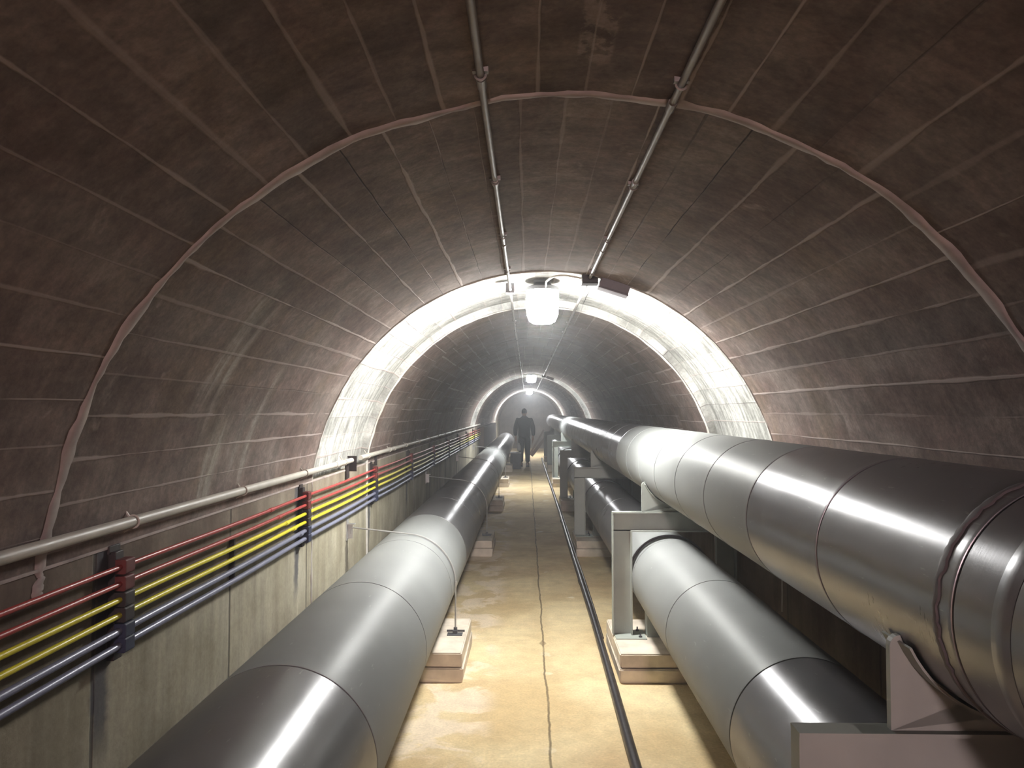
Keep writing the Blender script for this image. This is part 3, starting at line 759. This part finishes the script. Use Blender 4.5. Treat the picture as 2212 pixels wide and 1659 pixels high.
P2 = [(0.548, 5.5, 0.010), (0.556, 6.4, 0.010), (0.560, 7.6, 0.010), (0.556, 9.0, 0.010), (0.562, 10.5, 0.010), (0.560, 13, 0.010)]
tag(MB().tube(smooth_path(P2), 0.009, 8).build('floor_cable', M_BLACK, None, origin=(0.55, 7, 0.01)), 'thin dark cable on the floor just right of the black pipe', 'cable')

# ------------------------------------------------------------------ far end: person, boards, box, bag
def skin_obj(name, mat, joints, bones, parent=None, root=0, sub=2):
    me = bpy.data.meshes.new(name); me.from_pydata([j[:3] for j in joints], bones, []); me.materials.append(mat)
    ob = bpy.data.objects.new(name, me); C.objects.link(ob)
    if parent: ob.parent = parent
    sk = ob.modifiers.new('skin', 'SKIN'); sk.use_smooth_shade = True
    for i, j in enumerate(joints):
        d = me.skin_vertices[0].data[i]; rx = j[3]; ry = j[4] if len(j) > 4 else j[3]
        d.radius = (rx, ry); d.use_root = (i == root)
    s = ob.modifiers.new('sub', 'SUBSURF'); s.levels = sub; s.render_levels = sub
    return ob
# figure seen from behind: +y is forward
J = []; B = []
def jn(x, y, z, r, r2=None): J.append((x, y, z, r, r2 or r)); return len(J) - 1
def bn(*ids):
    for a, b in zip(ids[:-1], ids[1:]): B.append((a, b))
pel = jn(0, 0, 0.95, 0.145, 0.11); wai = jn(0, 0.005, 1.10, 0.125, 0.095); che = jn(0, 0.0, 1.30, 0.150, 0.105); nb = jn(0, 0.0, 1.44, 0.075, 0.065); nk = jn(0, 0.01, 1.50, 0.052); hd = jn(0, 0.02, 1.585, 0.074, 0.082); hc = jn(0, 0.02, 1.655, 0.070, 0.080)
bn(pel, wai, che, nb, nk, hd, hc)
hands = {}
for sx in (-1, 1):
    sh = jn(sx * 0.175, 0, 1.40, 0.058); el = jn(sx * 0.245, -0.015, 1.13, 0.044); wr_ = jn(sx * 0.255, 0.05, 0.89, 0.027); pm = jn(sx * 0.252, 0.065, 0.83, 0.034, 0.018); pk = jn(sx * 0.250, 0.075, 0.785, 0.036, 0.014)
    bn(che, sh, el, wr_, pm, pk)
    for q, L in enumerate((0.070, 0.080, 0.074, 0.058)):
        yo = 0.045 + q * 0.019
        a = jn(sx * 0.250, yo + 0.005, 0.765, 0.0088); b = jn(sx * (0.248), yo + 0.010, 0.765 - L * 0.5, 0.0082); c = jn(sx * 0.238, yo + 0.014, 0.765 - L * 0.95, 0.0070)
        bn(pk, a, b, c)
    ta = jn(sx * 0.238, 0.105, 0.815, 0.0100); tb_ = jn(sx * 0.228, 0.118, 0.785, 0.0085)
    bn(pm, ta, tb_)
    hp_ = jn(sx * 0.085, 0, 0.88, 0.095); kn = jn(sx * 0.095, 0.015, 0.50, 0.062); an = jn(sx * 0.095, -0.01, 0.10, 0.042); to = jn(sx * 0.105, 0.13, 0.045, 0.036, 0.028)
    bn(pel, hp_, kn, an, to)
person = skin_obj('person', M_SKIN, J, B, None, 0)
person.location = (-0.075, 22.3, 0.0)
tag(person, 'person in dark work clothes standing with arms hanging, seen from behind in the haze', 'person')
# jacket
J2 = [(0, 0, 0.80, 0.200, 0.150), (0, 0, 1.00, 0.200, 0.150), (0, 0, 1.15, 0.190, 0.140), (0, 0, 1.32, 0.200, 0.135), (0, 0.0, 1.43, 0.125, 0.095), (0, 0.008, 1.53, 0.070, 0.072)]
B2 = [(0, 1), (1, 2), (2, 3), (3, 4), (4, 5)]
for sx in (-1, 1):
    i = len(J2); J2 += [(sx * 0.195, 0, 1.385, 0.088), (sx * 0.262, -0.015, 1.13, 0.074), (sx * 0.268, 0.045, 0.91, 0.056)]; B2 += [(3, i), (i, i + 1), (i + 1, i + 2)]
skin_obj('jacket', M_CLOTH, J2, B2, person)['label'] = 'dark hip-length work jacket'
J3 = [(0, 0, 1.00, 0.150, 0.120)]; B3 = []
for sx in (-1, 1):
    i = len(J3); J3 += [(sx * 0.092, 0, 0.80, 0.105), (sx * 0.097, 0.012, 0.50, 0.084), (sx * 0.097, -0.01, 0.12, 0.070)]; B3 += [(0, i), (i, i + 1), (i + 1, i + 2)]
skin_obj('trousers', M_TROU, J3, B3, person)['label'] = 'dark trousers'
for sx in (-1, 1):
    skin_obj('boot', M_SHOE, [(sx * 0.095, -0.02, 0.13, 0.056), (sx * 0.095, -0.03, 0.055, 0.054, 0.052), (sx * 0.102, 0.07, 0.048, 0.050, 0.046), (sx * 0.108, 0.155, 0.040, 0.042, 0.036)], [(0, 1), (1, 2), (2, 3)], person, 1)
# hair: cap over crown and back of head
hr = MB(); vs = []; fs = []; NU, NV = 24, 12
for i in range(NV + 1):
    a = radians(4 + 106 * i / NV)
    for k in range(NU):
        b = 2 * pi * k / NU; ext = 1.0 if sin(b) < 0.2 else 0.62
        aa = a * ext * 1.1; vs.append((0.080 * sin(aa) * cos(b), 0.016 + 0.094 * sin(aa) * sin(b), 1.632 + 0.100 * cos(aa)))
for i in range(NV):
    for k in range(NU): fs.append((i * NU + k, i * NU + (k + 1) % NU, (i + 1) * NU + (k + 1) % NU, (i + 1) * NU + k))
fs.append(tuple(range(NU)))
hro = MB().add(vs, fs).build('hair', M_HAIR, None); hro.parent = person
for sx in (-1, 1): MB().lathe((sx * 0.078, 0.02, 1.595), [(0.004, -0.028), (0.013, -0.012), (0.015, 0.006), (0.010, 0.024), (0.0, 0.030)], 'Z', 10).build('ear', M_SKIN, None).parent = person
no = MB().add([(-.014, .098, 1.58), (.014, .098, 1.58), (0, .128, 1.583), (-.007, .096, 1.628), (.007, .096, 1.628), (0, .104, 1.628)], [(0, 1, 2), (0, 2, 5, 3), (1, 4, 5, 2), (0, 3, 4, 1), (3, 5, 4)]).build('nose', M_SKIN, None); no.parent = person
for sx in (-1, 1): MB().lathe((sx * 0.030, 0.092, 1.615), [(0.0, -0.009), (0.011, -0.005), (0.013, 0), (0.011, 0.005), (0.0, 0.009)], 'Z', 10).build('eye', M_BAG, None).parent = person
mo = MB().box(-0.024, 0.024, 0.094, 0.101, 1.548, 1.556).build('mouth', simple('lips', (0.30, 0.12, 0.10), 0.6), None, bevel=0.002); mo.parent = person

def board(y, xa, za, xb, zb, w, lab):
    d = Vector((xb - xa, 0, zb - za)); L = d.length; ang = atan2(d.z, d.x)
    m = MB().box(0, L, -0.02, 0.02, -w / 2, w / 2); o = m.build('wooden_board', M_WOOD, None, smooth=False, bevel=0.004)
    o.location = (xa, y, za); o.rotation_euler = (0, -ang, 0)
    tag(o, lab, 'board', 'boards leaning at the far end'); return o
board(26.6, 0.16, 0.07, 0.78, 0.88, 0.11, 'dark timber board leaning diagonally right of the person, lower one of two')
board(27.3, 0.10, 0.06, 0.62, 0.98, 0.07, 'thinner timber board leaning behind the first one, right of the person')
t = thing('tool_box', (-0.41, 21.3, 0.178), 'dark box on the floor left of the person\'s feet', 'box')
t.location = (-0.30, 21.6, 0)
MB().box(-0.47, -0.17, 21.4, 21.8, 0.0, 0.44).build('box_body', M_BOXD, t, smooth=False, bevel=0.01, origin=(-0.3, 21.6, 0.2))
MB().box(-0.48, -0.16, 21.39, 21.81, 0.44, 0.475).build('box_lid', M_BOX, t, smooth=False, bevel=0.006, origin=(-0.3, 21.6, 0.45))
bg = skin_obj('plastic_bag', M_BAG, [(0, 0, 0.0, 0.06, 0.05), (0.005, 0, 0.08, 0.085, 0.06), (0, 0, 0.17, 0.05, 0.035), (0.0, 0, 0.24, 0.018, 0.012)], [(0, 1), (1, 2), (2, 3)], None, 1)
bg.location = (-0.225, 21.55, 0.51); tag(bg, 'small crumpled pale bag on the dark box beside the person', 'bag')
bg2 = bg.copy(); C.objects.link(bg2); bg2.location = (-0.225, 22.0, 0.06); bg2.scale = (1.1, 1.1, 1.0); bg2['label'] = 'crumpled pale bag on the floor by the person\'s left boot'
bg2.location = (-0.31, 22.15, 0.03)

# ------------------------------------------------------------------ haze
hz = bpy.data.materials.new('haze'); hz.use_nodes = True; nt = hz.node_tree; nt.nodes.clear()
out = nt.nodes.new('ShaderNodeOutputMaterial'); vs_ = nt.nodes.new('ShaderNodeVolumeScatter')
vs_.inputs['Color'].default_value = (0.93, 0.96, 1.0, 1); vs_.inputs['Density'].default_value = HAZE_DENSITY; vs_.inputs['Anisotropy'].default_value = 0.35
nt.links.new(vs_.outputs[0], out.inputs['Volume'])
h = MB().box(XL - 0.2, XR + 0.2, Y0 - 0.1, Y1 + 0.1, -0.15, 2.75).build('haze', hz, None, smooth=False)
tag(h, 'thin grey haze that fills the whole tunnel', 'haze', None, 'stuff')
